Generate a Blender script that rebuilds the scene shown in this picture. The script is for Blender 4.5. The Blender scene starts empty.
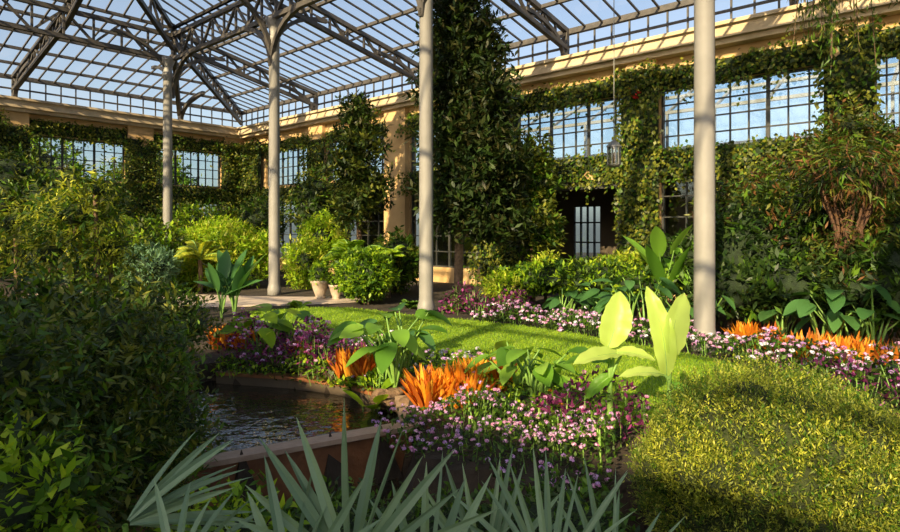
import bpy, math, numpy as np
from mathutils import Vector
rng=np.random.default_rng(11)
F=600.0; HC=2.1; YH=230.0
E1=np.array([-.7498,.6617,0]); E2=np.array([.6617,.7498,0]); EZ=np.array([0,0,1.])
def UV(u,v,z=0.): return E1*u+E2*v+EZ*z
def W3(px,py,d): return np.array([(px-450)/F*d, d, HC-(py-YH)/F*d])
def nrm(a): return a/np.maximum(np.linalg.norm(a,axis=-1,keepdims=True),1e-9)

# ---------------- materials
def newmat(name):
    m=bpy.data.materials.new(name); m.use_nodes=True; nt=m.node_tree
    for n in list(nt.nodes): nt.nodes.remove(n)
    o=nt.nodes.new('ShaderNodeOutputMaterial'); return m,nt,o
def ramp(nt,cols):
    r=nt.nodes.new('ShaderNodeValToRGB'); cr=r.color_ramp
    while len(cr.elements)<len(cols): cr.elements.new(.5)
    for i,c in enumerate(cols):
        cr.elements[i].position=i/(len(cols)-1) if len(cols)>1 else 0
        cr.elements[i].color=(*c,1)
    return r
def leafmat(name,cols,trans=.35,rough=.45,tint=(1.3,1.25,.5)):
    m,nt,o=newmat(name); g=nt.nodes.new('ShaderNodeNewGeometry'); r=ramp(nt,cols)
    nt.links.new(g.outputs['Random Per Island'],r.inputs[0])
    p=nt.nodes.new('ShaderNodeBsdfPrincipled'); p.inputs['Roughness'].default_value=rough; p.inputs['Specular IOR Level'].default_value=.3
    nt.links.new(r.outputs[0],p.inputs['Base Color'])
    t=nt.nodes.new('ShaderNodeBsdfTranslucent')
    mu=nt.nodes.new('ShaderNodeMix'); mu.data_type='RGBA'; mu.blend_type='MULTIPLY'; mu.inputs[0].default_value=1
    nt.links.new(r.outputs[0],mu.inputs[6]); mu.inputs[7].default_value=(*tint,1)
    nt.links.new(mu.outputs[2],t.inputs[0])
    x=nt.nodes.new('ShaderNodeMixShader'); x.inputs[0].default_value=trans
    nt.links.new(p.outputs[0],x.inputs[1]); nt.links.new(t.outputs[0],x.inputs[2]); nt.links.new(x.outputs[0],o.inputs[0])
    return m
def noisemat(name,cols,scale=4,rough=.8,bump=.2,detail=6,metal=0.,bscale=None):
    m,nt,o=newmat(name); tc=nt.nodes.new('ShaderNodeTexCoord'); n=nt.nodes.new('ShaderNodeTexNoise')
    n.inputs['Scale'].default_value=scale; n.inputs['Detail'].default_value=detail
    nt.links.new(tc.outputs['Object'],n.inputs['Vector']); r=ramp(nt,cols)
    mr=nt.nodes.new('ShaderNodeMapRange'); mr.inputs[1].default_value=.3; mr.inputs[2].default_value=.7
    nt.links.new(n.outputs['Fac'],mr.inputs[0]); nt.links.new(mr.outputs[0],r.inputs[0])
    p=nt.nodes.new('ShaderNodeBsdfPrincipled'); p.inputs['Roughness'].default_value=rough; p.inputs['Metallic'].default_value=metal
    nt.links.new(r.outputs[0],p.inputs['Base Color'])
    if bump:
        n2=nt.nodes.new('ShaderNodeTexNoise'); n2.inputs['Scale'].default_value=bscale or scale*5; n2.inputs['Detail'].default_value=5
        nt.links.new(tc.outputs['Object'],n2.inputs['Vector'])
        b=nt.nodes.new('ShaderNodeBump'); b.inputs['Strength'].default_value=bump; b.inputs['Distance'].default_value=.05
        nt.links.new(n2.outputs['Fac'],b.inputs['Height']); nt.links.new(b.outputs[0],p.inputs['Normal'])
    nt.links.new(p.outputs[0],o.inputs[0]); return m
def glassmat(name,tint,gl=.12):
    m,nt,o=newmat(name); t=nt.nodes.new('ShaderNodeBsdfTransparent'); t.inputs[0].default_value=(*tint,1)
    g=nt.nodes.new('ShaderNodeBsdfGlossy'); g.inputs['Roughness'].default_value=.05
    x=nt.nodes.new('ShaderNodeMixShader'); x.inputs[0].default_value=gl
    nt.links.new(t.outputs[0],x.inputs[1]); nt.links.new(g.outputs[0],x.inputs[2]); nt.links.new(x.outputs[0],o.inputs[0]); return m

M={}
M['dark']=leafmat('leaf_dark',[(.012,.03,.007),(.026,.055,.010),(.055,.09,.015)],.25)
M['magn']=leafmat('leaf_magnolia',[(.010,.022,.006),(.022,.042,.009),(.06,.055,.018)],.2)
M['brown']=leafmat('leaf_brown',[(.05,.03,.01),(.11,.055,.018),(.2,.09,.03)],.25,.5,(1.2,.9,.5))
M['olive']=leafmat('leaf_olive',[(.035,.055,.008),(.09,.12,.015),(.20,.21,.03)],.3)
M['ivy']=leafmat('leaf_ivy',[(.03,.05,.008),(.12,.14,.015),(.27,.27,.03)],.3)
M['mid']=leafmat('leaf_mid',[(.025,.07,.008),(.06,.14,.012),(.14,.25,.02)],.35)
M['bright']=leafmat('leaf_bright',[(.14,.28,.012),(.28,.45,.02),(.45,.58,.035)],.45)
M['yel']=leafmat('leaf_yellowgreen',[(.20,.26,.02),(.38,.43,.04),(.60,.60,.08)],.4)
M['blue']=leafmat('leaf_bluegreen',[(.10,.2,.12),(.17,.3,.17),(.25,.4,.2)],.25,.4)
M['big']=leafmat('leaf_elephant',[(.09,.23,.025),(.18,.38,.04),(.30,.50,.07)],.45,.35)
M['banana']=leafmat('leaf_banana',[(.46,.62,.12),(.56,.72,.18)],.5,.35)
M['bananad']=leafmat('leaf_banana_dark',[(.05,.14,.04),(.09,.22,.06)],.4,.35)
M['palm']=leafmat('leaf_palmetto',[(.14,.22,.13),(.20,.30,.18),(.28,.39,.23)],.3,.4)
M['orange']=leafmat('leaf_orange',[(.5,.14,.01),(.8,.32,.02),(.9,.56,.07)],.4,.4,(1.2,.9,.5))
M['rust']=leafmat('leaf_rust',[(.28,.06,.015),(.55,.16,.02),(.68,.30,.04)],.35,.4,(1.2,.9,.5))
M['purple']=leafmat('leaf_purple',[(.06,.012,.035),(.17,.025,.11),(.34,.07,.24)],.3,.45,(1.3,.5,.9))
M['lilac']=leafmat('flower_lilac',[(.40,.20,.50),(.56,.34,.66),(.76,.56,.82)],.35,.6,(1.1,.9,1.1))
M['pink']=leafmat('flower_pink',[(.52,.17,.42),(.68,.35,.58),(.86,.62,.8)],.35,.6,(1.1,.9,1.))
M['white']=leafmat('flower_white',[(.7,.65,.8),(.9,.88,.95)],.3,.6,(1,1,1))
M['red']=leafmat('flower_red',[(.6,.02,.02),(.8,.05,.04)],.3,.5,(1,.4,.4))
M['grass']=leafmat('grass_blade',[(.14,.27,.01),(.23,.37,.015),(.35,.46,.03)],.35,.5)
M['ball']=leafmat('leaf_ballbush',[(.07,.115,.014),(.16,.205,.028),(.34,.36,.065)],.35,.5)
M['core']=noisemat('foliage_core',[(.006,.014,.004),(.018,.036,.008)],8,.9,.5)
M['ballcore']=noisemat('ball_shade_core',[(.012,.022,.004),(.035,.05,.009)],14,.9,.6)  # dark inner shell; shade between the leaves put into its colour
M['bark']=noisemat('bark',[(.10,.06,.035),(.24,.15,.09)],12,.9,.5)
M['root']=noisemat('aerial_root',[(.08,.04,.022),(.17,.085,.045)],12,.9,.5)
M['stem']=noisemat('stem_green',[(.12,.25,.04),(.22,.38,.08)],9,.5,.1)
M['soil']=noisemat('soil',[(.018,.012,.008),(.05,.035,.022)],3,.95,.6)
M['lawn']=noisemat('lawn_surface',[(.10,.21,.01),(.18,.31,.015),(.25,.38,.02)],1.2,.9,.7,8,0,60)
M['path']=noisemat('path_paving',[(.42,.33,.27),(.55,.45,.37)],2,.8,.1)
M['stucco']=noisemat('stucco_wall',[(.50,.31,.13),(.64,.43,.21)],1.2,.9,.2)
M['shade']=noisemat('shaded_plaster',[(.06,.045,.03),(.10,.075,.05)],1.2,.9,.2)  # wall colour darkened so the corridor reads as shaded
M['stone']=noisemat('cornice_stone',[(.46,.35,.22),(.66,.53,.36)],1.5,.85,.25)
M['steel']=noisemat('roof_steel',[(.05,.045,.042),(.095,.083,.075)],5,.55,0)
M['frame']=noisemat('window_frame',[(.03,.032,.03),(.055,.055,.05)],5,.5,0)
M['col']=noisemat('column_paint',[(.21,.20,.19),(.29,.275,.26)],1.5,.5,.05)
M['corten']=noisemat('rim_copper',[(.13,.05,.022),(.28,.12,.05)],4,.45,.2,6,.1)
M['coping']=noisemat('rim_coping',[(.30,.2,.14),(.45,.32,.23)],5,.5,.2)
M['rock']=noisemat('rock',[(.10,.06,.035),(.22,.14,.085)],5,.85,.7)
M['terra']=noisemat('pot_terracotta',[(.4,.3,.22),(.5,.4,.3)],5,.8,.1)
M['brass']=noisemat('lantern_metal',[(.16,.16,.15),(.26,.26,.24)],6,.4,0,6,.6)
M['glass']=glassmat('roof_glass',(.93,.97,1.0),.05)
M['wglass']=glassmat('window_glass',(.85,.93,.97),.10)
M['lglass']=glassmat('lantern_glass',(.9,.9,.8),.2)
# water
m,nt,o=newmat('pond_water'); p=nt.nodes.new('ShaderNodeBsdfPrincipled'); p.inputs['Base Color'].default_value=(.02,.018,.012,1)
p.inputs['Roughness'].default_value=.03; p.inputs['IOR'].default_value=1.9
n=nt.nodes.new('ShaderNodeTexNoise'); n.inputs['Scale'].default_value=6; b=nt.nodes.new('ShaderNodeBump'); b.inputs['Strength'].default_value=.4; b.inputs['Distance'].default_value=.05
tc=nt.nodes.new('ShaderNodeTexCoord'); nt.links.new(tc.outputs['Object'],n.inputs[0]); nt.links.new(n.outputs['Fac'],b.inputs['Height']); nt.links.new(b.outputs[0],p.inputs['Normal']); nt.links.new(p.outputs[0],o.inputs[0]); M['water']=m

# ---------------- mesh builder
class MB:
    def __init__(s): s.v=[]; s.n=0; s.f=[]; s.m=[]
    def mi(s,k):
        if k not in s.m: s.m.append(k)
        return s.m.index(k)
    def add(s,v,f,mat,smooth=False):
        v=np.asarray(v,float).reshape(-1,3); f=np.asarray(f,int)
        s.f.append((f+s.n,s.mi(mat),smooth)); s.v.append(v); s.n+=len(v)
    def build(s,name,parent=None):
        me=bpy.data.meshes.new(name); V=np.concatenate(s.v)
        if parent is None:
            base=V.min(0); org=np.array([(V[:,0].min()+V[:,0].max())/2,(V[:,1].min()+V[:,1].max())/2,base[2]])
        else: org=np.array(parent.location)
        V=V-org
        me.vertices.add(len(V)); me.vertices.foreach_set('co',V.astype(np.float32).ravel())
        li=[];ls=[];mi=[];sm=[];c=0
        for f,k,q in s.f:
            n,w=f.shape; li.append(f.ravel()); ls.append(c+np.arange(n)*w); c+=n*w; mi.append(np.full(n,k)); sm.append(np.full(n,q))
        li=np.concatenate(li).astype(np.int32); ls=np.concatenate(ls).astype(np.int32)
        me.loops.add(len(li)); me.loops.foreach_set('vertex_index',li)
        me.polygons.add(len(ls)); me.polygons.foreach_set('loop_start',ls)
        me.polygons.foreach_set('material_index',np.concatenate(mi).astype(np.int32))
        me.polygons.foreach_set('use_smooth',np.concatenate(sm).astype(bool))
        me.update(calc_edges=True)
        for k in s.m: me.materials.append(M[k])
        ob=bpy.data.objects.new(name,me); bpy.context.scene.collection.objects.link(ob)
        if parent: ob.parent=parent
        else: ob.location=org
        return ob
BOXF=[[0,1,3,2],[4,6,7,5],[0,4,5,1],[2,3,7,6],[0,2,6,4],[1,5,7,3]]
def box(mb,u0,u1,v0,v1,z0,z1,mat):
    vs=[UV(u,v,z) for u in(u0,u1) for v in(v0,v1) for z in(z0,z1)]; mb.add(vs,BOXF,mat)
def bar(mb,a,b,w,mat,h=None):
    a=np.array(a,float);b=np.array(b,float);d=b-a; L=np.linalg.norm(d)
    if L<1e-6:return
    d/=L; s=np.cross(d,EZ)
    if np.linalg.norm(s)<1e-3: s=E1.copy()
    s/=np.linalg.norm(s); t=np.cross(s,d); h=h or w
    vs=[p+s*i*w/2+t*j*h/2 for p in(a,b) for i in(-1,1) for j in(-1,1)]; mb.add(vs,BOXF,mat)
def tube(mb,pts,rad,mat,sides=8):
    pts=np.array(pts,float); n=len(pts); rad=np.broadcast_to(rad,(n,)); T=nrm(np.gradient(pts,axis=0))
    ref=np.array([1,.13,.07]) if abs(T[0][2])>.7 else EZ
    S=nrm(np.cross(T,ref)); B=np.cross(T,S); a=np.linspace(0,2*np.pi,sides,endpoint=False)
    V=pts[:,None]+rad[:,None,None]*(S[:,None]*np.cos(a)[None,:,None]+B[:,None]*np.sin(a)[None,:,None])
    f=[]
    for i in range(n-1):
        for j in range(sides): k=(j+1)%sides; f.append([i*sides+j,i*sides+k,(i+1)*sides+k,(i+1)*sides+j])
    mb.add(V,f,mat,True)
def lathe(mb,c,prof,mat,sides=20):
    c=np.array(c,float); a=np.linspace(0,2*np.pi,sides,endpoint=False)
    V=np.array([[c+np.array([r*math.cos(t),r*math.sin(t),z]) for t in a] for r,z in prof]); f=[]
    for i in range(len(prof)-1):
        for j in range(sides): k=(j+1)%sides; f.append([i*sides+j,i*sides+k,(i+1)*sides+k,(i+1)*sides+j])
    mb.add(V,f,mat,True)
def strips(mb,base,d,up,L,W,prof,droop=0.,fold=None,mat='mid',smooth=False):
    base=np.atleast_2d(base).astype(float); N=len(base); d=nrm(np.broadcast_to(np.atleast_2d(d),(N,3)).astype(float)); up=np.broadcast_to(np.atleast_2d(up),(N,3))
    L=np.broadcast_to(L,(N,)); W=np.broadcast_to(W,(N,)); dr=np.broadcast_to(droop,(N,))
    prof=np.array(prof,float); ns=len(prof); t=np.linspace(0,1,ns)
    s=nrm(np.cross(d,up)+1e-6); nn=np.cross(s,d)
    C=base[:,None]+d[:,None]*(L[:,None]*t)[:,:,None]; C[:,:,2]-=dr[:,None]*L[:,None]*t**2
    w=W[:,None]*prof[None]/2
    if fold is None: V=np.stack([C-s[:,None]*w[:,:,None],C+s[:,None]*w[:,:,None]],2);k=2
    else:
        lift=nn[:,None]*(w*fold)[:,:,None]
        V=np.stack([C-s[:,None]*w[:,:,None]+lift,C,C+s[:,None]*w[:,:,None]+lift],2);k=3
    f=[]
    for i in range(ns-1):
        for j in range(k-1): f.append([i*k+j,i*k+j+1,(i+1)*k+j+1,(i+1)*k+j])
    f=np.array(f); Fc=(f[None]+(np.arange(N)*ns*k)[:,None,None]).reshape(-1,4)
    mb.add(V,Fc,mat,smooth)
def diamonds(mb,base,d,up,L,W,mat):
    base=np.atleast_2d(base);N=len(base); d=nrm(d); s=nrm(np.cross(d,up)+1e-6); L=np.broadcast_to(L,(N,))[:,None]; W=np.broadcast_to(W,(N,))[:,None]
    m=base+d*L*.45
    V=np.stack([base,m+s*W/2,base+d*L,m-s*W/2],1); mb.add(V,np.arange(N*4).reshape(N,4),mat)
def rdir(n): return nrm(rng.normal(size=(n,3)))
def lump(d,ph,a=.18): 
    return 1+a*(np.sin(3*d[:,0]+ph)+np.sin(4*d[:,1]+ph*2.3)+np.sin(5*d[:,2]+ph*1.7)+.6*np.sin(9*d[:,0]-7*d[:,2]+ph))/2
def core(mb,c,r,ph,a,mat='core',sc=.8,lo=-1):
    nu,nv=20,12; th=np.linspace(0,2*np.pi,nu,endpoint=False); pz=np.linspace(-.999,.999,nv)
    D=np.array([[math.cos(t)*math.sqrt(1-z*z),math.sin(t)*math.sqrt(1-z*z),z] for z in pz for t in th])
    V=np.array(c)+D*np.array(r)*(lump(D,ph,a)*sc)[:,None]
    f=[[i*nu+j,i*nu+(j+1)%nu,(i+1)*nu+(j+1)%nu,(i+1)*nu+j] for i in range(nv-1) for j in range(nu)]
    mb.add(V,f,mat,True)
def foliage(mb,c,r,M_,k,SL,L,W,mats,upb=.4,a=.18,corem='core',csc=.75,depth=.3,twig=True,hang=0.,jit=.45,spr=.8):
    """leafy shoots over a lumpy ellipsoid"""
    ph=rng.uniform(0,9); c=np.array(c,float); r=np.array(r,float)
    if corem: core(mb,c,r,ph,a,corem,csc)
    D=rdir(M_); rad=lump(D,ph,a)*(1-depth*rng.random(M_)**1.5)
    P=c+D*r*rad[:,None]; sd=nrm(D*.9+np.array([0,0,upb])+rng.normal(size=(M_,3))*jit)
    SLn=SL*rng.uniform(.6,1.3,M_)
    P=P-sd*SLn[:,None]*.5
    t=(np.arange(k)+.5)/k
    B=P[:,None]+sd[:,None]*(SLn[:,None]*t)[:,:,None]; B=B.reshape(-1,3)
    q=nrm(np.cross(np.repeat(sd,k,0),rdir(M_*k)))
    ld=nrm(np.repeat(sd,k,0)*.55+q*spr+np.array([0,0,-hang]))
    up=nrm(np.array([0,0,1.])+rng.normal(size=(M_*k,3))*.5)
    n=len(B); ls=L*rng.uniform(.6,1.25,n); 
    ch=rng.integers(0,len(mats),M_).repeat(k)
    for i,mm in enumerate(mats):
        s=ch==i
        if s.any(): diamonds(mb,B[s],ld[s],up[s],ls[s],ls[s]*W/L,mm)
def stems(mb,x,y,z0,z1,r,n=5,rad=.02,mat='bark'):
    for i in range(n):
        a=rng.uniform(0,6.28); q=r*rng.uniform(.1,.6)
        tube(mb,[(x+.05*math.cos(a),y+.05*math.sin(a),z0-.05),(x+q*.5*math.cos(a),y+q*.5*math.sin(a),(z0+z1)/2),(x+q*math.cos(a),y+q*math.sin(a),z1)],[rad,rad*.8,rad*.5],mat,6)

def inpoly(x,y,P):
    x=np.asarray(x,float);y=np.asarray(y,float);c=np.zeros(x.shape,bool);n=len(P)
    for i in range(n):
        x0,y0=P[i];x1,y1=P[(i+1)%n]
        if y0==y1: continue
        c^=((y0>y)!=(y1>y))&(x<(x1-x0)*(y-y0)/(y1-y0)+x0)
    return c
def smoothpoly(P,k=6):
    P=np.array(P,float);n=len(P);o=[]
    for i in range(n):
        p0,p1,p2,p3=P[i-1],P[i],P[(i+1)%n],P[(i+2)%n]
        for j in range(k):
            t=j/k;o.append(.5*((2*p1)+(-p0+p2)*t+(2*p0-5*p1+4*p2-p3)*t*t+(-p0+3*p1-3*p2+p3)*t**3))
    return np.array(o)
POND=[(-7,3.1),(-3.4,5.05),(-.52,6.7),(-.75,7.9),(-1.5,8.6),(-2.4,9.0),(-3.6,9.3),(-8,8.5)]
FORE=[(-30,-6),(-30,3),(-7,3.05),(-3.4,4.95),(-.45,6.6),(-.3,5.3),(.6,4.9),(2,4.7),(9,4.2),(30,-6)]
def hz(x,y):
    x=np.asarray(x,float);y=np.asarray(y,float)
    z=np.zeros(x.shape); z=np.where(inpoly(x,y,FORE),-.6,z); z=np.where(inpoly(x,y,POND),-.9,z); return z
def h1(x,y): return float(hz(np.array([x]),np.array([y]))[0])

# ---------------- ground
xs=np.arange(-40,40.01,.25); ys=np.arange(-24,56.01,.25); X,Y=np.meshgrid(xs,ys); Z=hz(X,Y)
V=np.stack([X,Y,Z],-1).reshape(-1,3); nx=len(xs); I=np.arange((len(ys)-1)*nx).reshape(-1,nx)[:,:-1].ravel()
mb=MB(); mb.add(V,np.stack([I,I+1,I+nx+1,I+nx],1),'soil'); mb.build('floor')
LAWN=smoothpoly([(-5.0,15.0),(-3.0,15.9),(-.9,14.45),(.68,13.5),(2.2,12.2),(3.5,10.5),(4.4,9.1),(4.1,7.9),(3.0,6.8),(2.1,6.4),(1.5,6.9),(1.1,7.8),(.5,8.8),(-.6,9.8),(-1.6,10.9),(-3.2,12.6)])
def flatpoly(name,P,z0,z1,mat,extra=None):
    n=len(P); me=bpy.data.meshes.new(name)
    vs=[(p[0],p[1],z1) for p in P]+[(p[0],p[1],z0) for p in P]
    fs=[list(range(n))]+[[i,i+n,(i+1)%n+n,(i+1)%n] for i in range(n)]
    me.from_pydata(vs,[],fs); me.materials.append(M[mat]); ob=bpy.data.objects.new(name,me); bpy.context.scene.collection.objects.link(ob); return ob
lawn=flatpoly('lawn',LAWN,-.02,.05,'lawn')
N=110000; gx=rng.uniform(-5.3,4.8,N); gy=6.2+(16.6-6.2)*rng.random(N)**1.5; k=inpoly(gx,gy,LAWN); gx=gx[k];gy=gy[k];n=len(gx)
mb=MB(); d=nrm(np.stack([rng.normal(size=n)*.35,rng.normal(size=n)*.35,np.ones(n)],1))
diamonds(mb,np.stack([gx,gy,np.full(n,.045)],1),d,rdir(n),rng.uniform(.03,.06,n),.012,'grass'); mb.build('grass_blades',lawn)
flatpoly('garden_path',smoothpoly([(-3,17.3),(-6,16.4),(-9.5,16.6),(-13.5,18.5),(-12.5,20.5),(-8,19.3),(-5.5,18.7),(-2.5,18.5)]),-.02,.03,'path')
flatpoly('pond_water',[(-7,3.2),(-3.4,5.1),(-.55,6.72),(-.3,8.2),(-1.4,9.2),(-2.4,9.4),(-3.6,9.7),(-8,8.9)],-.85,-.27,'water')
flatpoly('pond_water',[(-2.6,4.6),(-.55,6.3),(-.35,5.2),(.1,4.75),(-.3,4.2),(-1.6,3.9)],-.62,-.5,'water')
# pond rim
mb=MB()
def wallseg(a,b,t,z0,z1,mat):
    a=np.array([*a,0.]);b=np.array([*b,0.]);d=nrm(b-a);s=np.cross(d,EZ)*t/2
    vs=[p+q*s+EZ*z for p in(a,b) for q in(-1,1) for z in(z0,z1)]; mb.add(vs,BOXF,mat)
for a,b in [((-7,3.08),(-3.4,5.0)),((-3.4,5.0),(-.45,6.68)),((-.45,6.68),(-.62,7.8))]:
    wallseg(a,b,.10,-.85,-.1,'corten'); wallseg(a,b,.2,-.1,-.05,'coping')
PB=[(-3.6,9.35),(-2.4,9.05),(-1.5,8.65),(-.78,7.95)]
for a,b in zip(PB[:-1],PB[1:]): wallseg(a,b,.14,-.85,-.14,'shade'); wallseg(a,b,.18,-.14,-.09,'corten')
mb.build('pond_rim')
def rock(name,x,y,z,r):
    mb=MB(); ph=rng.uniform(0,9); core(mb,(x,y,z),r,ph,.3,'rock',1); mb.build(name)
for q in [(388,409,7.9,(.22,.18,.12)),(410,412,7.6,(.22,.18,.11))]:
    p=W3(q[0],q[1],q[2]); rock('rock',p[0],p[1],-.12,q[3])

# ---------------- walls
VR=17.82; UL=31.6; ZC=7.25; VB=-10.8
rb=[(-11.3,-7.0),(-5.9,-1.6),(-.35,1.95),(2.85,7.25),(8.3,12.6),(13.8,18.0),(19.4,23.7),(24.9,29.1)]
mb=MB(); prev=-14.
for a,b in rb:
    box(mb,prev,a,VR,VR+.4,-.3,ZC,'stucco')
    box(mb,prev+.05,a-.05,VR-.22,VR,0,ZC,'stucco')
    box(mb,a,b,VR,VR+.4,6.35,ZC,'stucco'); box(mb,a,b,VR,VR+.4,3.75,4.45,'stucco'); prev=b
box(mb,prev,UL+.4,VR,VR+.4,-.3,ZC,'stucco')
for a,b in rb:
    if (a,b)!=(8.3,12.6): box(mb,a,b,VR,VR+.4,-.3,.6,'stucco')
mb.build('wall_right')
lb=[(12.9,16.6),(7.6,11.6),(2.2,6.2),(-3.2,.8)]
mb=MB(); prev=VR
for b,a in lb:
    box(mb,UL,UL+.4,a,prev,-.3,ZC,'stucco'); box(mb,UL-.22,UL,a+.05,prev-.05,0,ZC,'stucco')
    box(mb,UL,UL+.4,b,a,6.35,ZC,'stucco'); box(mb,UL,UL+.4,b,a,3.75,4.45,'stucco'); box(mb,UL,UL+.4,b,a,-.3,.6,'stucco'); prev=b
box(mb,UL,UL+.4,VB,prev,-.3,ZC,'stucco'); mb.build('wall_left')
# opposite long wall (behind the camera)
mb=MB(); prev=-14.
for a,b in rb:
    box(mb,prev,a,VB-.4,VB,-.3,ZC,'stucco'); box(mb,a,b,VB-.4,VB,6.35,ZC,'stucco'); box(mb,a,b,VB-.4,VB,-.3,4.6,'stucco'); prev=b
box(mb,prev,UL+.4,VB-.4,VB,-.3,ZC,'stucco'); box(mb,-14,UL,VB-.5,VB+.4,ZC,7.8,'stone'); mb.build('wall_back')
PR=[(0.,.35,7.25,7.4),(-.0,.5,7.4,7.72),(0,.6,7.72,7.82)]
mb=MB()
for (a,b,c,d) in PR: box(mb,-14,UL-b,VR-b,VR+.4,c,d,'stone')
mb.build('trim_1')
mb=MB()
for (a,b,c,d) in PR: box(mb,UL-b,UL+.4,VB,VR+.4,c,d,'stone')
mb.build('trim_2')
# windows
wi=[0]
def window(fn,a,b,z0,z1,nx,nz,fr=.06,br=.035):
    wi[0]+=1; mb=MB()
    fn(mb,a,b,.18,.19,z0,z1,'wglass')
    for x in (a,b-fr): fn(mb,x,x+fr,.12,.24,z0,z1,'frame')
    for z in (z0,z1-fr): fn(mb,a,b,.12,.24,z,z+fr,'frame')
    for i in range(1,nx):
        x=a+(b-a)*i/nx; w=fr*1.5 if (nx>=6 and i%3==0) else br; fn(mb,x-w/2,x+w/2,.14,.22,z0,z1,'frame')
    for i in range(1,nz):
        z=z0+(z1-z0)*i/nz; fn(mb,a,b,.14,.22,z-br/2,z+br/2,'frame')
    mb.build('window_%d'%wi[0])
fr_=lambda mb,a,b,c,d,z0,z1,m: box(mb,a,b,VR+c,VR+d,z0,z1,m)
fl_=lambda mb,a,b,c,d,z0,z1,m: box(mb,UL+c,UL+d,a,b,z0,z1,m)
fb_=lambda mb,a,b,c,d,z0,z1,m: box(mb,a,b,VB-d,VB-c,z0,z1,m)
for a,b in rb:
    window(fr_,a,b,4.45,6.35,9,4); window(fb_,a,b,4.6,6.35,9,4)
    if (a,b)!=(8.3,12.6): window(fr_,a,b,.6,3.75,6,5)
for a,b in lb:
    window(fl_,a,b,4.45,6.35,9,4); window(fl_,a,b,.6,3.75,6,5)
mb=MB()
box(mb,8.3,8.7,VR+.1,VR+.3,0,3.75,'frame'); box(mb,12.2,12.6,VR+.1,VR+.3,0,3.75,'frame'); box(mb,8.7,12.2,VR+.1,VR+.3,3.45,3.75,'frame')
mb.build('door_1')
# corridor behind right wall
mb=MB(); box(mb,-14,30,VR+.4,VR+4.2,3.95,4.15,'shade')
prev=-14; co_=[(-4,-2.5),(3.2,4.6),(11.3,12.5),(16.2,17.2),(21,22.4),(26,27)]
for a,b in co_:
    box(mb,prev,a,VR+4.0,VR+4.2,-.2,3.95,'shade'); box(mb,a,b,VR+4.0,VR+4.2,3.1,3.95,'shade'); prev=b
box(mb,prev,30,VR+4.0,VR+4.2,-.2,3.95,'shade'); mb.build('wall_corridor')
mb=MB()
for a,b in co_[1:3]:
    box(mb,a,b,VR+4.08,VR+4.1,0,3.1,'wglass')
    for i in range(5): x=a+(b-a)*i/4; box(mb,x-.03,x+.03,VR+4.05,VR+4.15,0,3.1,'frame')
    for z in (.02,.8,1.6,2.4,3.07): box(mb,a,b,VR+4.05,VR+4.15,z-.03,z+.03,'frame')
mb.build('door_2')
# glasshouse beyond the right wall (seen through the upper windows)
mb=MB()
for k in range(0,24):
    u=-12+k*1.75; bar(mb,UV(u,VR+5,3.9),UV(u,VR+5,6.6),.09,'col'); bar(mb,UV(u,VR+5,6.6),UV(u,VR+9,8.6),.09,'col')
for (v,z) in ((5,6.6),(7,7.6),(9,8.6),(5,5.2)): bar(mb,UV(-12,VR+v,z),UV(29,VR+v,z),.12,'col')
for k in range(0,5): bar(mb,UV(-12+k*9,VR+5,-.3),UV(-12+k*9,VR+5,4),.2,'col')
mb.add([UV(-12,VR+5,6.6),UV(29,VR+5,6.6),UV(29,VR+9,8.6),UV(-12,VR+9,8.6)],[[0,1,2,3]],'wglass'); mb.build('neighbouring_greenhouse')

# ---------------- columns
for u,v in [(3.61,10.82),(10.37,10.85),(17.15,10.82),(24.3,10.5),(-3.2,10.82),(3.61,-6.5),(10.37,-6.5),(17.15,-6.5),(24.3,-6.5)]:
    mb=MB(); c=UV(u,v); 
    lathe(mb,c,[(.0,-.05),(.22,-.05),(.22,.2),(.19,.3),(.178,.4),(.168,8.2),(.2,8.25),(.2,8.35),(.17,8.4),(.17,8.6),(.28,8.85),(.28,8.95),(0,8.95)],'col')
    mb.build('column')

# ---------------- roof
RV=10.7; RU=24.3; ZE=8.75; ZM=10.2; ZR=13.6; VRG=2.1
def truss(mb,a,b,dep,n,w=.12):
    a=np.array(a,float);b=np.array(b,float); dz=EZ*dep
    bar(mb,a,b,w*1.3,'steel'); bar(mb,a-dz,b-dz,w*1.3,'steel')
    for i in range(n):
        p=a+(b-a)*i/n;q=a+(b-a)*(i+1)/n
        if i%2==0: bar(mb,p,q-dz,w*.7,'steel')
        else: bar(mb,p-dz,q,w*.7,'steel')
        bar(mb,p,p-dz,w*.6,'steel')
def slope(mb,A,B,C,D,step,fr,w=.055,pw=.11):
    A,B,C,D=[np.array(q,float) for q in(A,B,C,D)]
    ex=B-A;Ln=np.linalg.norm(ex);ex/=Ln; xd=(D-A)@ex; xc=(C-A)@ex; ey=(D-A)-ex*xd
    n=int(Ln/step)
    for i in range(n+1):
        x=min(i*step,Ln); f=1.
        if x<xd: f=x/xd
        elif x>xc: f=(Ln-x)/(Ln-xc)
        bar(mb,A+ex*x,A+ex*x+ey*f,w,'steel')
    for f in fr: bar(mb,A+ex*xd*f+ey*f,B-ex*(Ln-xc)*f+ey*f,pw,'steel')
    mb.add([A,B,C,D],[[0,1,2,3]],'glass')
    bar(mb,A,D,.14,'steel'); bar(mb,B,C,.14,'steel')
roof=bpy.data.objects.new('glass_roof',None); bpy.context.scene.collection.objects.link(roof); roof.location=UV(10,2,8.75)
mb=MB()
slope(mb,UV(-12,VR,ZE),UV(UL,VR,ZE),UV(RU,RV,ZM),UV(-12,RV,ZM),.62,[0,.25,.5,.75,1])
slope(mb,UV(UL,VR,ZE),UV(UL,VB,ZE),UV(RU,-6.5,ZM),UV(RU,RV,ZM),.62,[0,.2,.4,.6,.8,1])
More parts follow.
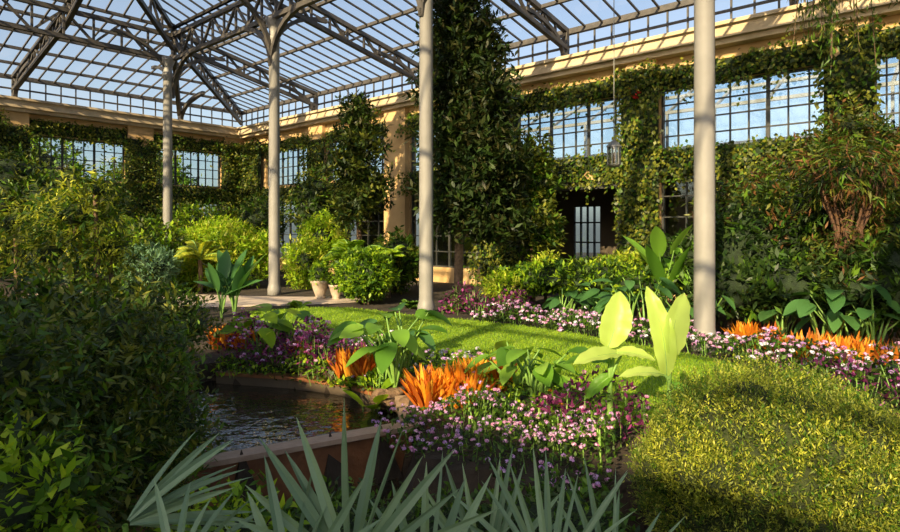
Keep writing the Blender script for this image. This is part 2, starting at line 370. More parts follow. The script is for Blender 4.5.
slope(mb,UV(-12,RV,ZM),UV(RU,RV,ZM),UV(15.7,VRG,ZR),UV(-12,VRG,ZR),.62,[0,.2,.4,.6,.8,1])
slope(mb,UV(RU,RV,ZM),UV(RU,-6.5,ZM),UV(15.7,VRG-.01,ZR),UV(15.7,VRG,ZR),.62,[.2,.4,.6,.8])
slope(mb,UV(RU,-6.5,ZM),UV(-12,-6.5,ZM),UV(-12,VRG,ZR),UV(15.7,VRG,ZR),.9,[0,.33,.66])
slope(mb,UV(UL,VB,ZE),UV(-12,VB,ZE),UV(-12,-6.5,ZM),UV(RU,-6.5,ZM),.9,[0,.5,1])
mb.build('roof_glazing',roof)
mb=MB()
truss(mb,UV(-12,RV,9.9),UV(RU,RV,9.9),.95,44); truss(mb,UV(RU,RV,9.9),UV(RU,-6.5,9.9),.95,18)
def arcb(mb,p,q,w=.13):
    p=np.array(p,float);q=np.array(q,float);prev=p
    for i in range(1,9):
        t=i/8*math.pi/2; s=p+(q-p)*np.array([1-math.cos(t)]*2+[math.sin(t)]); bar(mb,prev,s,w,'steel'); prev=s
for u in (-3.2,3.61,10.37,17.15,24.3):
    truss(mb,UV(u,VR-.1,ZE),UV(u,RV,ZM-.1),.6,9)
    arcb(mb,UV(u,VR-.35,7.8),UV(u,VR-2.6,8.85)); arcb(mb,UV(u,RV,7.6),UV(u,RV+2.2,9.4)); arcb(mb,UV(u,RV,7.6),UV(u,RV-2.2,9.6)); arcb(mb,UV(u,RV,7.4),UV(u-1.9,RV,8.95)); arcb(mb,UV(u,RV,7.4),UV(u+1.9,RV,8.95))
    bar(mb,UV(u,VR-.2,7.8),UV(u,VR-.2,ZE),.16,'steel')
for u in (-3.2,3.61,10.37,15.7):
    truss(mb,UV(u,RV,ZM),UV(u,VRG,ZR-.05),.8,10); truss(mb,UV(u,-6.5,ZM),UV(u,VRG,ZR-.05),.8,10)
    bar(mb,UV(u,RV,9.2),UV(u,-6.5,9.2),.12,'steel')
    for vv in (-2.2,VRG,6.4): bar(mb,UV(u,vv,9.2),UV(u,vv,ZR-abs(vv-VRG)*.395),.07,'steel')
    bar(mb,UV(u,6.4,9.2),UV(u,VRG,ZR-.5),.08,'steel'); bar(mb,UV(u,-2.2,9.2),UV(u,VRG,ZR-.5),.08,'steel')
truss(mb,UV(RU,RV,ZM),UV(15.7,VRG,ZR),.8,12); truss(mb,UV(RU,-6.5,ZM),UV(15.7,VRG,ZR),.8,12)
truss(mb,UV(UL,VR,ZE),UV(RU,RV,ZM),.6,12)
for v in (14.2,7.,1.5,-4):
    truss(mb,UV(UL-.1,v,ZE),UV(RU,min(v,RV),ZM-.1),.6,9,.13); arcb(mb,UV(UL-.35,v,7.8),UV(UL-2.8,v,8.9),.16); bar(mb,UV(UL-.2,v,7.8),UV(UL-.2,v,ZE),.16,'steel')
    if v<10: truss(mb,UV(RU,v,ZM),UV(RU-8.6*(1-abs(v-VRG)/8.6),v,ZM+3.4*(1-abs(v-VRG)/8.6)),.7,7)
# clerestory band
for k in range(0,76):
    u=-11+k*.6
    if u<UL: bar(mb,UV(u,VR-.05,7.82),UV(u,VR-.05,ZE),.05,'steel')
for k in range(0,47):
    v=VR-k*.6; bar(mb,UV(UL-.05,v,7.82),UV(UL-.05,v,ZE),.05,'steel')
for z in (8.25,ZE): bar(mb,UV(-12,VR-.05,z),UV(UL,VR-.05,z),.07 if z<8.5 else .18,'steel'); bar(mb,UV(UL-.05,VR,z),UV(UL-.05,VB,z),.07 if z<8.5 else .18,'steel')
mb.build('roof_trusses',roof)

# ---------------- ivy
def ivy(name,patches,mats=('ivy','ivy','olive','mid'),dens=300,L=.14):
    mb=MB()
    for (side,a,b,z0,z1,dep,th) in patches:
        ph=rng.uniform(0,9); nu=max(4,int((b-a)/.3)); nz=max(4,int((z1-z0)/.3))
        def off(s,z,e=1): return th*(.55+.3*np.sin(2.3*s+ph)+.3*np.sin(3.1*z+1.7*s+ph))
        S,Zz=np.meshgrid(np.linspace(a,b,nu+1),np.linspace(z0,z1,nz+1)); ed=np.minimum(1,np.minimum(np.minimum(S-a,b-S),np.minimum(Zz-z0,z1-Zz))/.15)
        O=dep+off(S,Zz)*.6*ed
        def mp(s,o,z):
            s=np.asarray(s)[...,None];o=np.asarray(o)[...,None];z=np.asarray(z)[...,None]
            return (E1*s+E2*(VR-o)+EZ*z) if side=='R' else (E1*(UL-o)+E2*s+EZ*z)
        Vv=mp(S,O,Zz).reshape(-1,3); w=nu+1; I=np.arange(nz*w).reshape(-1,w)[:,:-1].ravel()
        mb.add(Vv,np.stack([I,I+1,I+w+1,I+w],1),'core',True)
        n=int((b-a+.2)*(z1-z0+.2)*dens); s=rng.uniform(a-.15,b+.15,n); z=rng.uniform(z0-.2,z1+.1,n)
        z=z-np.where(rng.random(n)<.2,rng.random(n)*.9*np.abs(np.sin(3*s+ph))**2,0)+np.where(rng.random(n)<.1,rng.random(n)*.3*np.abs(np.sin(2.3*s+ph)),0)
        o=dep+off(s,z)*rng.uniform(.6,1.35,n); P=mp(s,o,z)
        nv=-E2 if side=='R' else -E1
        d=nrm(np.array([0,0,-.9])+nv*.5+rng.normal(size=(n,3))*.6); up=nrm(nv+rng.normal(size=(n,3))*.5)
        ls=L*rng.uniform(.6,1.2,n); ch=rng.integers(0,len(mats),n)
        for i,mm in enumerate(mats):
            q=ch==i; diamonds(mb,P[q],d[q],up[q],ls[q],ls[q]*.7,mm)
    mb.build(name)
pat=[('R',-13,-.35,6.3,6.9,.0,.35)]
pat+=[('R',a,b,6.35,6.95,0.,.35) for a,b in [(-.4,7.5),(7.5,13.5),(13.5,18.3)]]
pat+=[('R',a,b,3.75,4.5,0.,.4) for a,b in [(-6,-1),(-.4,2),(2,7.3),(8.2,12.7),(13,18)]]
pat+=[('R',7.2,8.4,0,7.0,.22,.4),('R',1.9,2.95,0,7.1,.22,.5),('R',12.3,14.0,0,7.1,.22,.55),('R',-1.6,-.3,0,7.0,.22,.4),('R',29.2,31.4,0,6.9,.22,.4),('R',23.6,25.0,0,6.5,.22,.4)]
pat+=[('R',19.6,31.4,6.35,6.8,0,.35),('R',19.6,31.4,3.6,4.3,0,.3)]
pat+=[('L',7.2,17.6,6.4,7.0,0,.3),('L',16.5,17.6,0,6.8,.2,.4),('L',11.5,13.0,0,6.6,.22,.4),('L',7.2,17.5,3.5,4.4,0,.35),('L',-8,6.6,6.3,7.1,.2,.35),('L',-8,6.,3.5,4.3,0,.3),('L',.8,2.2,0,6.6,.22,.4),('L',6.2,7.6,0,6.6,.22,.4)]
ivy('wall_ivy',pat)

# ---------------- plant makers
def shrub(name,px,d,ztop,rx,ry=None,M_=700,k=6,SL=.25,L=.12,W=.05,mats=('mid',),zb=None,**kw):
    x=(px-450)/F*d; ry=ry or rx; g=h1(x,d); zb=g+.1 if zb is None else zb; mb=MB()
    cz=(zb+ztop)/2; rz=(ztop-zb)/2
    foliage(mb,(x,d,cz),(rx,ry,rz),M_,k,SL,L,W,list(mats),**kw); stems(mb,x,d,g,cz,rx,6,.025)
    return mb.build(name)
def multishrub(name,blobs,mats,L,W,SL,k=6,dens=260,trunks=(),**kw):
    mb=MB(); 
    for (px,py,d,r,rz) in blobs:
        c=W3(px,py,d); foliage(mb,c,(r,r,rz),int(dens*r*max(r,rz)*4),k,SL,L,W,list(mats),**kw)
        x,y=c[0],c[1]; g=h1(x,y); tube(mb,[(x*.99,y,g-.05),(x+.04,y+.02,(g+c[2])/2),(x,y,c[2])],[.05,.04,.025],'bark',6)
    return mb.build(name)
def rosette(mb,x,y,z,n,L,W,mat,spread=.6,droop=.25,r=.1,prof=(.45,.9,1,.8,.06)):
    a=rng.uniform(0,6.28,n); sp=rng.uniform(.05,1,n)*spread
    d=np.stack([np.cos(a)*sp,np.sin(a)*sp,np.ones(n)],1); b=np.stack([x+np.cos(a)*r*rng.random(n),y+np.sin(a)*r*rng.random(n),np.full(n,z)],1)
    up=np.stack([-np.cos(a)+rng.normal(size=n)*.2,-np.sin(a)+rng.normal(size=n)*.2,np.full(n,.3)],1)
    strips(mb,b,d,up,L*rng.uniform(.55,1.15,n),W,prof,droop*rng.uniform(.3,1.3,n),.35,mat)
def orange(name,px,d,w,n,h,mats=('orange','rust'),dz=0):
    mb=MB(); 
    for i in range(n):
        x=(px-450)/F*d+rng.uniform(-.5,.5)*w; y=d+rng.uniform(-.2,.2); 
        rosette(mb,x,y,h1(x,y)+dz-.02,24,h,.065,mats[int(rng.integers(len(mats)))],.75,.15,.1)
    mb.build(name)
def ear(mb,x,y,z,n,H,L,W,mat='big',lean=.7,nl=None,zr=(-.5,.35)):
    for i in range(n):
        a=rng.uniform(0,6.28) if nl is None else nl[i]; h=H*rng.uniform(.55,1.05); r=lean*h*rng.uniform(.4,1)
        tip=np.array([x+math.cos(a)*r,y+math.sin(a)*r,z+h]); b=np.array([x,y,z-.03])
        tube(mb,[b,(b+tip)/2+np.array([-math.cos(a)*r*.15,-math.sin(a)*r*.15,h*.1]),tip],[.022,.016,.01],'stem',6)
        d=np.array([math.cos(a),math.sin(a),rng.uniform(*zr)]); l=L*rng.uniform(.75,1.15)
        up=np.array([-math.cos(a)*d[2]+rng.normal()*.25,-math.sin(a)*d[2]+rng.normal()*.25-.2,1.])
        strips(mb,tip-nrm(d)*l*.12,d,up,l,W*l/L,(.3,.75,.97,1,.95,.8,.5,.05),.3 if zr[1]<.5 else .12,.22,mat,True)
def earplant(name,px,d,n,H,L,W,mat='big',sp=.15,c=2,z=None,**kw):
    mb=MB()
    for i in range(c):
        x=(px-450)/F*d+rng.uniform(-sp,sp); y=d+rng.uniform(-sp,sp); ear(mb,x,y,h1(x,y) if z is None else z,n,H,L,W,mat,**kw)
    mb.build(name)
def frond(mb,b,az,el,L,droop,ll,n,mat,w=.03,hang=.2):
    t=np.linspace(.08,1,n); D=np.array([math.cos(az)*math.cos(el),math.sin(az)*math.cos(el),math.sin(el)])
    C=b+D*(L*t)[:,None]; C[:,2]-=droop*L*t**2; T=nrm(np.gradient(C,axis=0)); S=nrm(np.cross(T,EZ)); U=np.cross(S,T)
    tube(mb,[b,*C[::max(1,n//6)],C[-1]],.012*max(.6,L),'stem',5)
    lw=ll*np.sin(np.pi*(.12+.86*t))**.6
    for s in (-1,1):
        d=nrm(S*s+T*.5+np.array([0,0,-hang])); strips(mb,C,d,U+rng.normal(size=C.shape)*.15,lw,w,(.5,1,.7,.05),.15,None,mat)
def fern(name,px,d,n,L,ll,mat,z=None,el=(.6,1.2),droop=.55,w=.035,base=0,nl=22,hang=.2):
    x=(px-450)/F*d; g=h1(x,d) if z is None else z; mb=MB()
    if base: tube(mb,[(x,d,g-.05),(x+.03,d,g+base*.5),(x,d,g+base)],[.09,.08,.07],'bark',8)
    for i in range(n): frond(mb,np.array([x,d,g+base]),rng.uniform(0,6.28),rng.uniform(*el),L*rng.uniform(.7,1.1),droop,ll,nl,mat,w,hang)
    return mb.build(name)
def flowerbed(name,line,width,h,dens,fl,leafm=('mid',),L=.07,fs=.045,fdens=60,W=None,z0=None):
    mb=MB(); line=np.array(line,float); sl=np.linalg.norm(np.diff(line,axis=0),axis=1); tot=sl.sum()
    HZ=(lambda p: hz(p[:,0],p[:,1])) if z0 is None else (lambda p: np.full(len(p),z0))
    def samp(n):
        s=rng.uniform(0,tot,n); cs=np.r_[0,np.cumsum(sl)]; i=np.clip(np.searchsorted(cs,s)-1,0,len(sl)-1); t=(s-cs[i])/sl[i]
        p=line[i]+(line[i+1]-line[i])*t[:,None]; d=nrm(line[i+1]-line[i]); q=rng.uniform(-1,1,n); nn=np.stack([-d[:,1],d[:,0]],1)
        p=p+nn*(q*width/2)[:,None]; top=h*np.sqrt(np.maximum(0,1-.75*q*q))*(.8+.22*np.sin(5*p[:,0])+.18*np.sin(7*p[:,1]+2))
        return p,top,q,nn
    n=int(tot*width*dens); p,top,q,nn=samp(n); f=1-rng.random(n)**2*.95
    B=np.stack([p[:,0],p[:,1],HZ(p)+top*f],1)
    d=nrm(rng.normal(size=(n,3))+np.array([0,0,.3])+np.c_[nn*q[:,None],np.zeros(n)]*.8); up=nrm(EZ+rng.normal(size=(n,3))*.4); ch=rng.integers(0,len(leafm),n)
    for i,mm in enumerate(leafm):
        s=ch==i; diamonds(mb,B[s]-d[s]*L*.5,d[s],up[s],L*rng.uniform(.7,1.3,s.sum()),(W or L*.5),mm)
    n=int(tot*width*30); p,top,q,nn=samp(n); z=HZ(p); strips(mb,np.stack([p[:,0],p[:,1],z-.03],1),rng.normal(size=(n,3))*.15+EZ,rdir(n),top,.012,(1,1),0,None,'stem')
    if fdens:
        n=int(tot*width*fdens); p,top,q,nn=samp(n); c=np.stack([p[:,0],p[:,1],HZ(p)+top*rng.uniform(.82,1.1,n)],1); K=14
        c=c+np.c_[nn*(q*.08)[:,None],np.zeros(n)]
        D=nrm(rdir(n*K)+np.array([0,0,.5])); C=np.repeat(c,K,0)+D*fs*.5*np.array([1,1,.6]); dd=nrm(np.cross(D,rdir(n*K))); ch=rng.integers(0,len(fl),n).repeat(K)
        for i,mm in enumerate(fl):
            s=ch==i; 
            if s.any(): diamonds(mb,C[s]-dd[s]*fs*.25,dd[s],D[s],fs*.5,fs*.42,mm)
    return mb.build(name)

# --- far flower border along the lawn
flowerbed('lilac_flower_bed',[(.9,14.3),(2.4,12.9),(3.8,11.2),(5.0,9.7),(6.2,8.6),(7.6,7.6)],1.3,.42,420,('lilac','pink','pink','white'),('mid','dark'),.10,.08,55)
flowerbed('purple_foliage_border',[(-.1,15.4),(.8,15.0),(1.8,14.0)],1.1,.65,380,('purple',),('purple','purple','dark'),.13,.08,0)
flowerbed('purple_foliage_border',[(4.6,8.2),(5.2,7.2),(6.2,6.4)],1.2,.5,450,('lilac',),('purple','mid','dark'),.11,.06,15)
# --- near bed
flowerbed('purple_flower_bed',[(-3.5,9.95),(-2.5,9.65),(-1.5,9.15)],1.15,.68,650,('lilac','pink','purple'),('purple','purple','purple','mid'),.09,.06,75,z0=-.05)
flowerbed('lilac_flower_bed',[(-1.9,10.3),(-1.1,9.5),(-.3,8.7),(.4,7.9)],.9,.45,500,('lilac','white','pink'),('mid','bright'),.08,.06,60,z0=-.02)
flowerbed('groundcover_bed',[(-3.6,9.42),(-2.4,9.15),(-1.5,8.75),(-.85,8.1)],.5,.32,900,('lilac',),('mid','dark','bright'),.09,.05,6,z0=-.14)
flowerbed('pink_flower_bed',[(-.25,6.6),(.3,6.0),(.95,5.6),(1.5,5.4)],1.45,.46,1200,('pink','lilac','pink','lilac'),('mid','dark','mid'),.06,.044,150,z0=-.08)
flowerbed('purple_foliage_border',[(.95,6.5),(1.5,6.15),(2.0,6.0)],.7,.55,900,('pink',),('purple','purple','mid'),.08,.05,20)
flowerbed('groundcover_bed',[(.1,7.6),(.8,7.0),(1.3,6.6)],.9,.35,700,('lilac','orange'),('mid','bright','dark'),.08,.05,25)
# --- orange plants
orange('orange_bromeliad',240,10.8,.9,13,.45,('orange','rust')); orange('orange_bromeliad',352,8.55,.5,8,.45,('rust','orange')); orange('orange_bromeliad',448,7.2,.66,15,.54,('orange','orange','rust'))
orange('orange_bromeliad',480,7.6,.45,9,.55,('orange','rust')); orange('orange_bromeliad',760,10.6,.7,10,.52,('rust','orange')); orange('orange_bromeliad',820,9.6,.9,12,.52,('rust','rust','orange')); orange('orange_bromeliad',870,9.0,.8,11,.52,('rust','orange'))
orange('orange_bromeliad',300,9.9,.3,3,.35)
# --- elephant ears
earplant('elephant_ear',388,8.1,9,.85,.42,.26,c=2); earplant('elephant_ear',415,8.5,7,.95,.4,.24,'bananad',c=1); earplant('elephant_ear',262,10.0,9,.75,.45,.26,'bright',c=2); earplant('elephant_ear',525,7.3,9,.68,.36,.23,c=2)
earplant('elephant_ear',285,10.4,6,.8,.42,.26,'big',c=1); earplant('elephant_ear',545,7.0,6,.55,.30,.2,'big',c=1); earplant('elephant_ear',376,8.0,6,.9,.48,.24,'bright',c=1,zr=(.3,1.2),lean=.35)
for px,d,H in [(610,12.6,.9),(640,12.2,1.1),(560,14,.7),(775,11,1.1),(830,10.2,1.1),(870,10,1.2),(700,11.3,.9)]: earplant('elephant_ear',px,d,8,H,.45,.24,'bananad',c=2,sp=.3)
earplant('banana_plant',668,13.5,8,1.7,1.1,.38,'big',c=1,zr=(.8,2.4),lean=.35); earplant('banana_plant',705,13.0,6,1.6,1.,.34,'big',c=1,zr=(.6,2.2),lean=.4)
earplant('banana_plant',222,14.2,9,1.0,.95,.3,'bananad',c=2,sp=.25,zr=(.4,2.6),lean=.35)
# --- foreground banana
def bananaplant(name,leaves,root,h):
    mb=MB(); root=np.array(root)
    top=root+EZ*h; tube(mb,[root-EZ*.05,root+EZ*h*.5,top],[.045,.035,.022],'stem',8)
    for (p,q,w,nrmv,dr,bow,mm) in leaves:
        p=np.array(p);q=np.array(q); d=nrm(q-p); Lq=np.linalg.norm(q-p)
        tube(mb,[top,(top+p)/2+EZ*.02,p],[.02,.015,.01],'stem',6)
        ns=17; t=np.linspace(0,1,ns); prof=np.clip(np.sin(np.pi*(t**.9*.955+.045))**.6,.05,1); prof[0]=.12; prof[-1]=.05
        nv=nrm(np.array(nrmv,float)); s=nrm(np.cross(d,nv)); nn=np.cross(s,d)
        C=p+d*(Lq*t)[:,None]+s*(bow*Lq*np.sin(np.pi*t))[:,None]-EZ*(dr*Lq*t**2)[:,None]+nn*(-.12*Lq*t**3)[:,None]
        cols=[]
        for e,l in ((-1,.3),(-.5,.22),(0,0),(.5,.22),(1,.3)):
            rip=.03*Lq*np.sin(t*23+e*2)*abs(e)
            cols.append(C+s*(w*.5*prof*e*(1+.04*np.sin(t*31+e)))[:,None]+nn*(w*.5*prof*l+rip*.5)[:,None])
        V=np.stack(cols,1); I=np.array([[i*5+j,i*5+j+1,(i+1)*5+j+1,(i+1)*5+j] for i in range(ns-1) for j in range(4)])
        mb.add(V,I,mm,True); tube(mb,C[::2]-nn*.004,.009*np.linspace(1,.3,len(C[::2])),'stem',5)
    mb.build(name)
d=6.0
bananaplant('banana_plant',[(W3(608,348,d),W3(620,291,d+.05),.30,(-.3,-1,.1),0.,.05,'banana'),(W3(622,354,d),W3(576,352,d-.3),.2,(0,-.5,1),.1,0,'banana'),(W3(615,352,d),W3(655,352,d-.1),.17,(.1,-.5,1),.12,0,'banana'),(W3(612,362,d),W3(563,352,d+.2),.16,(0,-.6,1),.15,0,'big'),(W3(612,375,d),W3(585,392,d),.15,(0,-.7,1),.15,0,'big')],(1.6,6.0,0),.6)
bananaplant('banana_plant',[(W3(667,376,5.8),W3(648,287,5.85),.22,(-.2,-1,.1),0.,.05,'banana'),(W3(671,356,5.8),W3(689,293,5.9),.27,(.25,-1,.1),0.,-.08,'banana'),(W3(664,375,5.8),W3(622,364,5.6),.13,(0,-.6,1),.15,0,'banana'),(W3(668,385,5.8),W3(700,392,5.7),.13,(0,-.6,1),.15,0,'big')],(2.12,5.8,0),.62)
# --- ball bush
mb=MB(); c=np.array([2.36,4.3,.24])
foliage(mb,c,(.98,.9,.84),11000,8,.15,.030,.009,['ball','ball','mid','yel'],upb=.9,a=.08,corem='ballcore',csc=.82,depth=.28,jit=.35,spr=.6)
for i in range(26):
    D=rdir(1)[0]; D[2]=abs(D[2])*.9; D[1]-=.3; D=D/np.linalg.norm(D)
    foliage(mb,c+D*np.array([.80,.74,.70]),(.24,.24,.22),420,7,.13,.030,.009,[['ball','yel'],['ball','ball','mid'],['ball','mid','yel']][i%3],upb=.9,a=.12,corem='ballcore',csc=.6,depth=.4,jit=.4,spr=.6)
stems(mb,2.36,4.3,-.6,.2,.5,8,.03); mb.build('rounded_bush')
# --- foreground palmettos
def fan(mb,hub,n,L,W,nv,a0,a1,droop=.15,root=None):
    hub=np.array(hub,float); nv=nrm(np.array(nv,float)); x=nrm(np.cross(EZ,nv)); y=np.cross(nv,x)
    a=np.linspace(a0,a1,n)+rng.normal(size=n)*.05; d=x*np.sin(a)[:,None]+y*np.cos(a)[:,None]+nv*(rng.normal(size=n)*.1)[:,None]
    l=L*(.8+.25*np.cos(a*.6))*rng.uniform(.8,1.1,n)
    strips(mb,hub+d*.02,d,nv+rng.normal(size=(n,3))*.45,l,W,(.35,.75,1,.95,.8,.5,.04),droop*rng.uniform(.2,1.4,n),.5,'palm')
    root=np.array([hub[0],hub[1]+.3,-.62]) if root is None else np.array(root)
    tube(mb,[root,(root+hub)/2+EZ*.1,hub],[.02,.015,.012],'stem',6)
mb=MB(); 
fan(mb,W3(350,575,1.9),12,.48,.038,(.1,-.9,.35),-1.1,1.2,.08,(-.25,2.2,-.62)); fan(mb,W3(290,605,1.8),9,.43,.036,(-.3,-.8,.5),-1.5,.6,.15,(-.25,2.2,-.62)); fan(mb,W3(425,605,2.0),10,.46,.035,(.2,-.8,.5),-.6,1.4,.12,(-.25,2.2,-.62)); mb.build('saw_palmetto')
mb=MB(); fan(mb,W3(550,590,2.1),18,.47,.026,(0,-.9,.4),-1.4,1.4,.1,(.3,2.4,-.62)); fan(mb,W3(485,590,2.3),13,.48,.028,(.1,-.9,.4),-1.4,.9,.1,(.3,2.4,-.62)); fan(mb,W3(610,600,2.2),11,.45,.024,(.1,-.9,.4),-1.,1.3,.1,(.3,2.4,-.62)); mb.build('saw_palmetto')
mb=MB(); fan(mb,W3(125,525,2.5),13,.53,.036,(.1,-.7,.75),.4,1.7,.12,(-1.4,2.8,-.62)); fan(mb,W3(175,580,2.3),9,.40,.033,(.1,-.7,.6),-.3,1.5,.15,(-1.4,2.8,-.62)); mb.build('saw_palmetto')
for px,d,z in [(655,2.3,.46),(700,2.4,.50),(20,2.3,.5)]:
    mb=MB(); b=np.array([(px-450)/F*d,d,z]); tube(mb,[(b[0],b[1],-.62),b],[.07,.06],'bark',8)
    for i in range(12): frond(mb,b,rng.uniform(0,6.28),rng.uniform(.7,1.3),.52,.4,.11,24,'palm' if px>100 else 'bright',.014)
    mb.build('cycad')
# --- foreground left shrubs
multishrub('nandina_shrub',[(90,400,4.2,.55,.7),(55,470,3.6,.5,.55),(130,470,4.4,.45,.45),(120,345,4.6,.45,.4)],('dark','olive','mid','olive'),.085,.026,.3,8,380,csc=.4,depth=.65,hang=.1)
multishrub('nandina_shrub',[(10,400,3.3,.45,.6),(0,500,2.8,.4,.45)],('dark','mid','olive'),.08,.026,.3,8,380,csc=.4,depth=.65,hang=.1)
multishrub('privet_shrub',[(155,360,5.6,.45,.4),(178,425,5.3,.32,.42),(165,480,5.0,.36,.36)],('mid','mid','olive'),.08,.03,.28,7,360,csc=.45,depth=.65)
multishrub('pittosporum_shrub',[(25,505,2.7,.28,.3),(225,545,3.2,.32,.22)],('mid','bright'),.08,.035,.2,7,350,csc=.5,depth=.5)
multishrub('fern_undergrowth',[(560,535,3.9,.5,.22),(330,540,3.9,.4,.2),(440,530,4.2,.4,.2)],('dark','mid'),.07,.03,.2,7,420,csc=.7,depth=.4)
multishrub('boxwood_shrub',[(150,310,7.5,.65,.35),(60,320,6.5,.8,.5),(190,325,9,.4,.28)],('mid','olive','dark'),.10,.035,.3,7,240,csc=.5,depth=.6)
multishrub('small_tree',[(75,215,8,.6,.45),(110,250,8.2,.45,.35),(50,255,7.8,.5,.45),(95,190,8,.33,.25),(15,225,8.5,.45,.4)],('olive','yel','mid'),.12,.03,.35,7,170,csc=.3,depth=.7,hang=.3)
# --- far left greenery
multishrub('laurel_shrub',[(140,250,21,1.3,1.1),(110,262,19,1.2,.9),(205,235,26,1.5,1.2),(165,240,27,1.2,1.1)],('mid','olive','bright'),.22,.09,.5,6,90,depth=.5,csc=.6)
multishrub('yellow_green_shrub',[(240,255,21.5,1.2,1.0),(305,264,21.5,.7,.9),(205,272,21,1.1,.7),(322,240,23.5,.9,1.0),(215,240,23,1.1,.8)],('bright','yel','bright'),.2,.06,.5,7,150,depth=.4,csc=.5)
multishrub('holly_shrub',[(262,222,28,1.2,1.2),(312,205,27,.9,1.4)],('mid','dark','olive'),.22,.09,.5,6,90,depth=.5)
multishrub('viburnum_shrub',[(15,190,21,1.1,1.3),(50,200,21,1.1,.9),(78,215,20,1.2,.9),(105,210,24,1.,.9)],('dark','olive','mid'),.22,.08,.5,6,90,depth=.5)
shrub('rosemary_shrub',148,19,1.6,.9,M_=600,L=.2,W=.05,mats=('blue',))
shrub('clipped_shrub',366,17,1.55,.8,M_=1100,k=6,L=.13,W=.06,mats=('mid','bright'),a=.06,csc=.8)
shrub('hydrangea_shrub',395,20,1.9,1.0,M_=500,L=.2,W=.08,mats=('olive','mid'))
fern('tree_fern',352,18.9,30,1.5,.34,'bright',base=1.15,w=.05,el=(.4,1.4)); fern('tree_fern',388,18.6,16,1.2,.3,'bright',base=1.2,w=.05)
fern('tree_fern',200,20,26,1.5,.35,'yel',base=1.1,w=.05,el=(.4,1.4)); fern('tree_fern',130,22,18,1.6,.35,'bright',base=2.0,w=.06)
fern('sword_fern',455,15.8,16,.7,.14,'bright',w=.04); fern('sword_fern',410,16,14,.6,.14,'mid',w=.04); fern('sword_fern',300,16.2,12,.6,.16,'bright',w=.04)
# --- mid trees
def tree(name,px,d,h,blobs,mats,L,W,SL,rad=.1,dens=60,tm='bark',k=7,x=None,**kw):
    mb=MB(); x=(px-450)/F*d if x is None else x; tube(mb,[(x,d,-.05+min(0,h1(x,d))),(x+.05,d,h*.3),(x-.05,d+.05,h*.65),(x,d,h*.95)],[rad,rad*.85,rad*.6,rad*.2],tm,8)
    for (dx,z,r,rz) in blobs:
        c=np.array([x+dx,d+rng.uniform(-.3,.3),z]); tube(mb,[(x,d,max(.5,z-rz*.8)),c],[rad*.4,rad*.2],tm,5)
        foliage(mb,c,(r,r,rz),int(dens*r*rz*8),k,SL,L,W,list(mats),**kw)
    return mb.build(name)
tree('magnolia_tree',458,16.5,9.1,[(0,8.3,.7,.7),(.4,7.5,.9,.7),(-.3,7.4,.7,.7),(.2,6.7,1.,.8),(-.35,6.0,.85,.7),(.7,5.9,.85,.7),(.5,5.1,1.1,.8),(-.2,4.4,.95,.8),(.9,4.2,.9,.8),(.75,3.4,1.1,.9),(-.2,2.9,.9,.8),(.95,2.4,.95,.7)],('magn','magn','dark','magn'),.26,.085,.55,.13,58,csc=.45,depth=.65)
tree('camellia_tree',358,22,7.0,[(0,6.3,.6,.7),(.2,5.3,.85,.7),(-.35,4.5,.85,.7),(.3,3.7,.95,.7),(-.1,2.9,.9,.8)],('dark','magn','olive'),.25,.09,.55,.12,50,csc=.4,depth=.7)
tree('ficus_tree',532,17.2,4.6,[(.1,4.2,.5,.6),(.1,3.4,.6,.7),(-.1,2.7,.7,.8),(.2,2.0,.7,.7)],('olive','mid','ivy'),.2,.08,.4,.1,60,csc=.6,depth=.5)
# unseen trees added behind the viewer to cast dappled shade on the lawn
for u,v in [(6.2,-4.6),(12.4,-5.2)]:
    q=UV(u,v); tree('shade_tree',0,q[1],7.2,[(0,6.4,.8,.7),(.6,5.6,.8,.6),(-.6,5.2,.8,.6),(.1,4.4,.9,.6)],('mid','olive'),.28,.1,.6,.12,14,x=q[0],corem=None,depth=.8)
# --- right background greenery
multishrub('azalea_shrub',[(520,282,15.5,.7,.35),(560,278,15.2,.7,.4),(600,280,14.5,.8,.4),(640,283,13.8,.7,.4)],('mid','dark','bright'),.16,.07,.3,6,150,depth=.5)
multishrub('golden_shrub',[(600,272,16.2,.6,.35),(630,268,15.8,.6,.4),(505,287,15.0,.5,.3),(545,272,16.2,.6,.4)],('bright','yel'),.16,.05,.3,6,180,depth=.4,csc=.5)
multishrub('dark_shrub',[(690,265,14,1.,.8),(740,262,13,1.,.9),(730,290,11.6,.8,.5),(800,285,11,.8,.6),(860,290,10.5,.9,.6),(900,285,10.2,.9,.7),(770,250,13,1.2,1.1)],('dark','dark','mid','dark'),.2,.07,.35,6,110,depth=.5)
multishrub('tall_shrub',[(740,215,13.8,.9,.9),(765,190,14.2,.7,.7),(800,215,12.5,1.,1.),(820,165,13,.8,.8),(872,240,11.8,.8,1.),(895,190,12.2,.8,1.2),(875,150,12.8,.7,.7),(905,240,10.8,.7,.9),(850,130,13.2,.6,.6)],('olive','dark','olive','mid','brown'),.17,.05,.4,7,110,csc=.4,depth=.65,hang=.3)
mb=MB(); x0,y0=(848-450)/F*11.0,11.0
for i in range(22):
    a=rng.uniform(0,6.28); q=rng.uniform(.15,.9); tube(mb,[(x0+q*math.cos(a),y0+q*math.sin(a),-.05),(x0+.45*q*math.cos(a),y0+.45*q*math.sin(a),1.2),(x0+.15*math.cos(a+1),y0+.15*math.sin(a),2.1),(x0+.6*math.cos(a+1),y0+.5*math.sin(a+1),2.8+rng.random()*.6)],[.028,.028,.03,.012],'root',6)
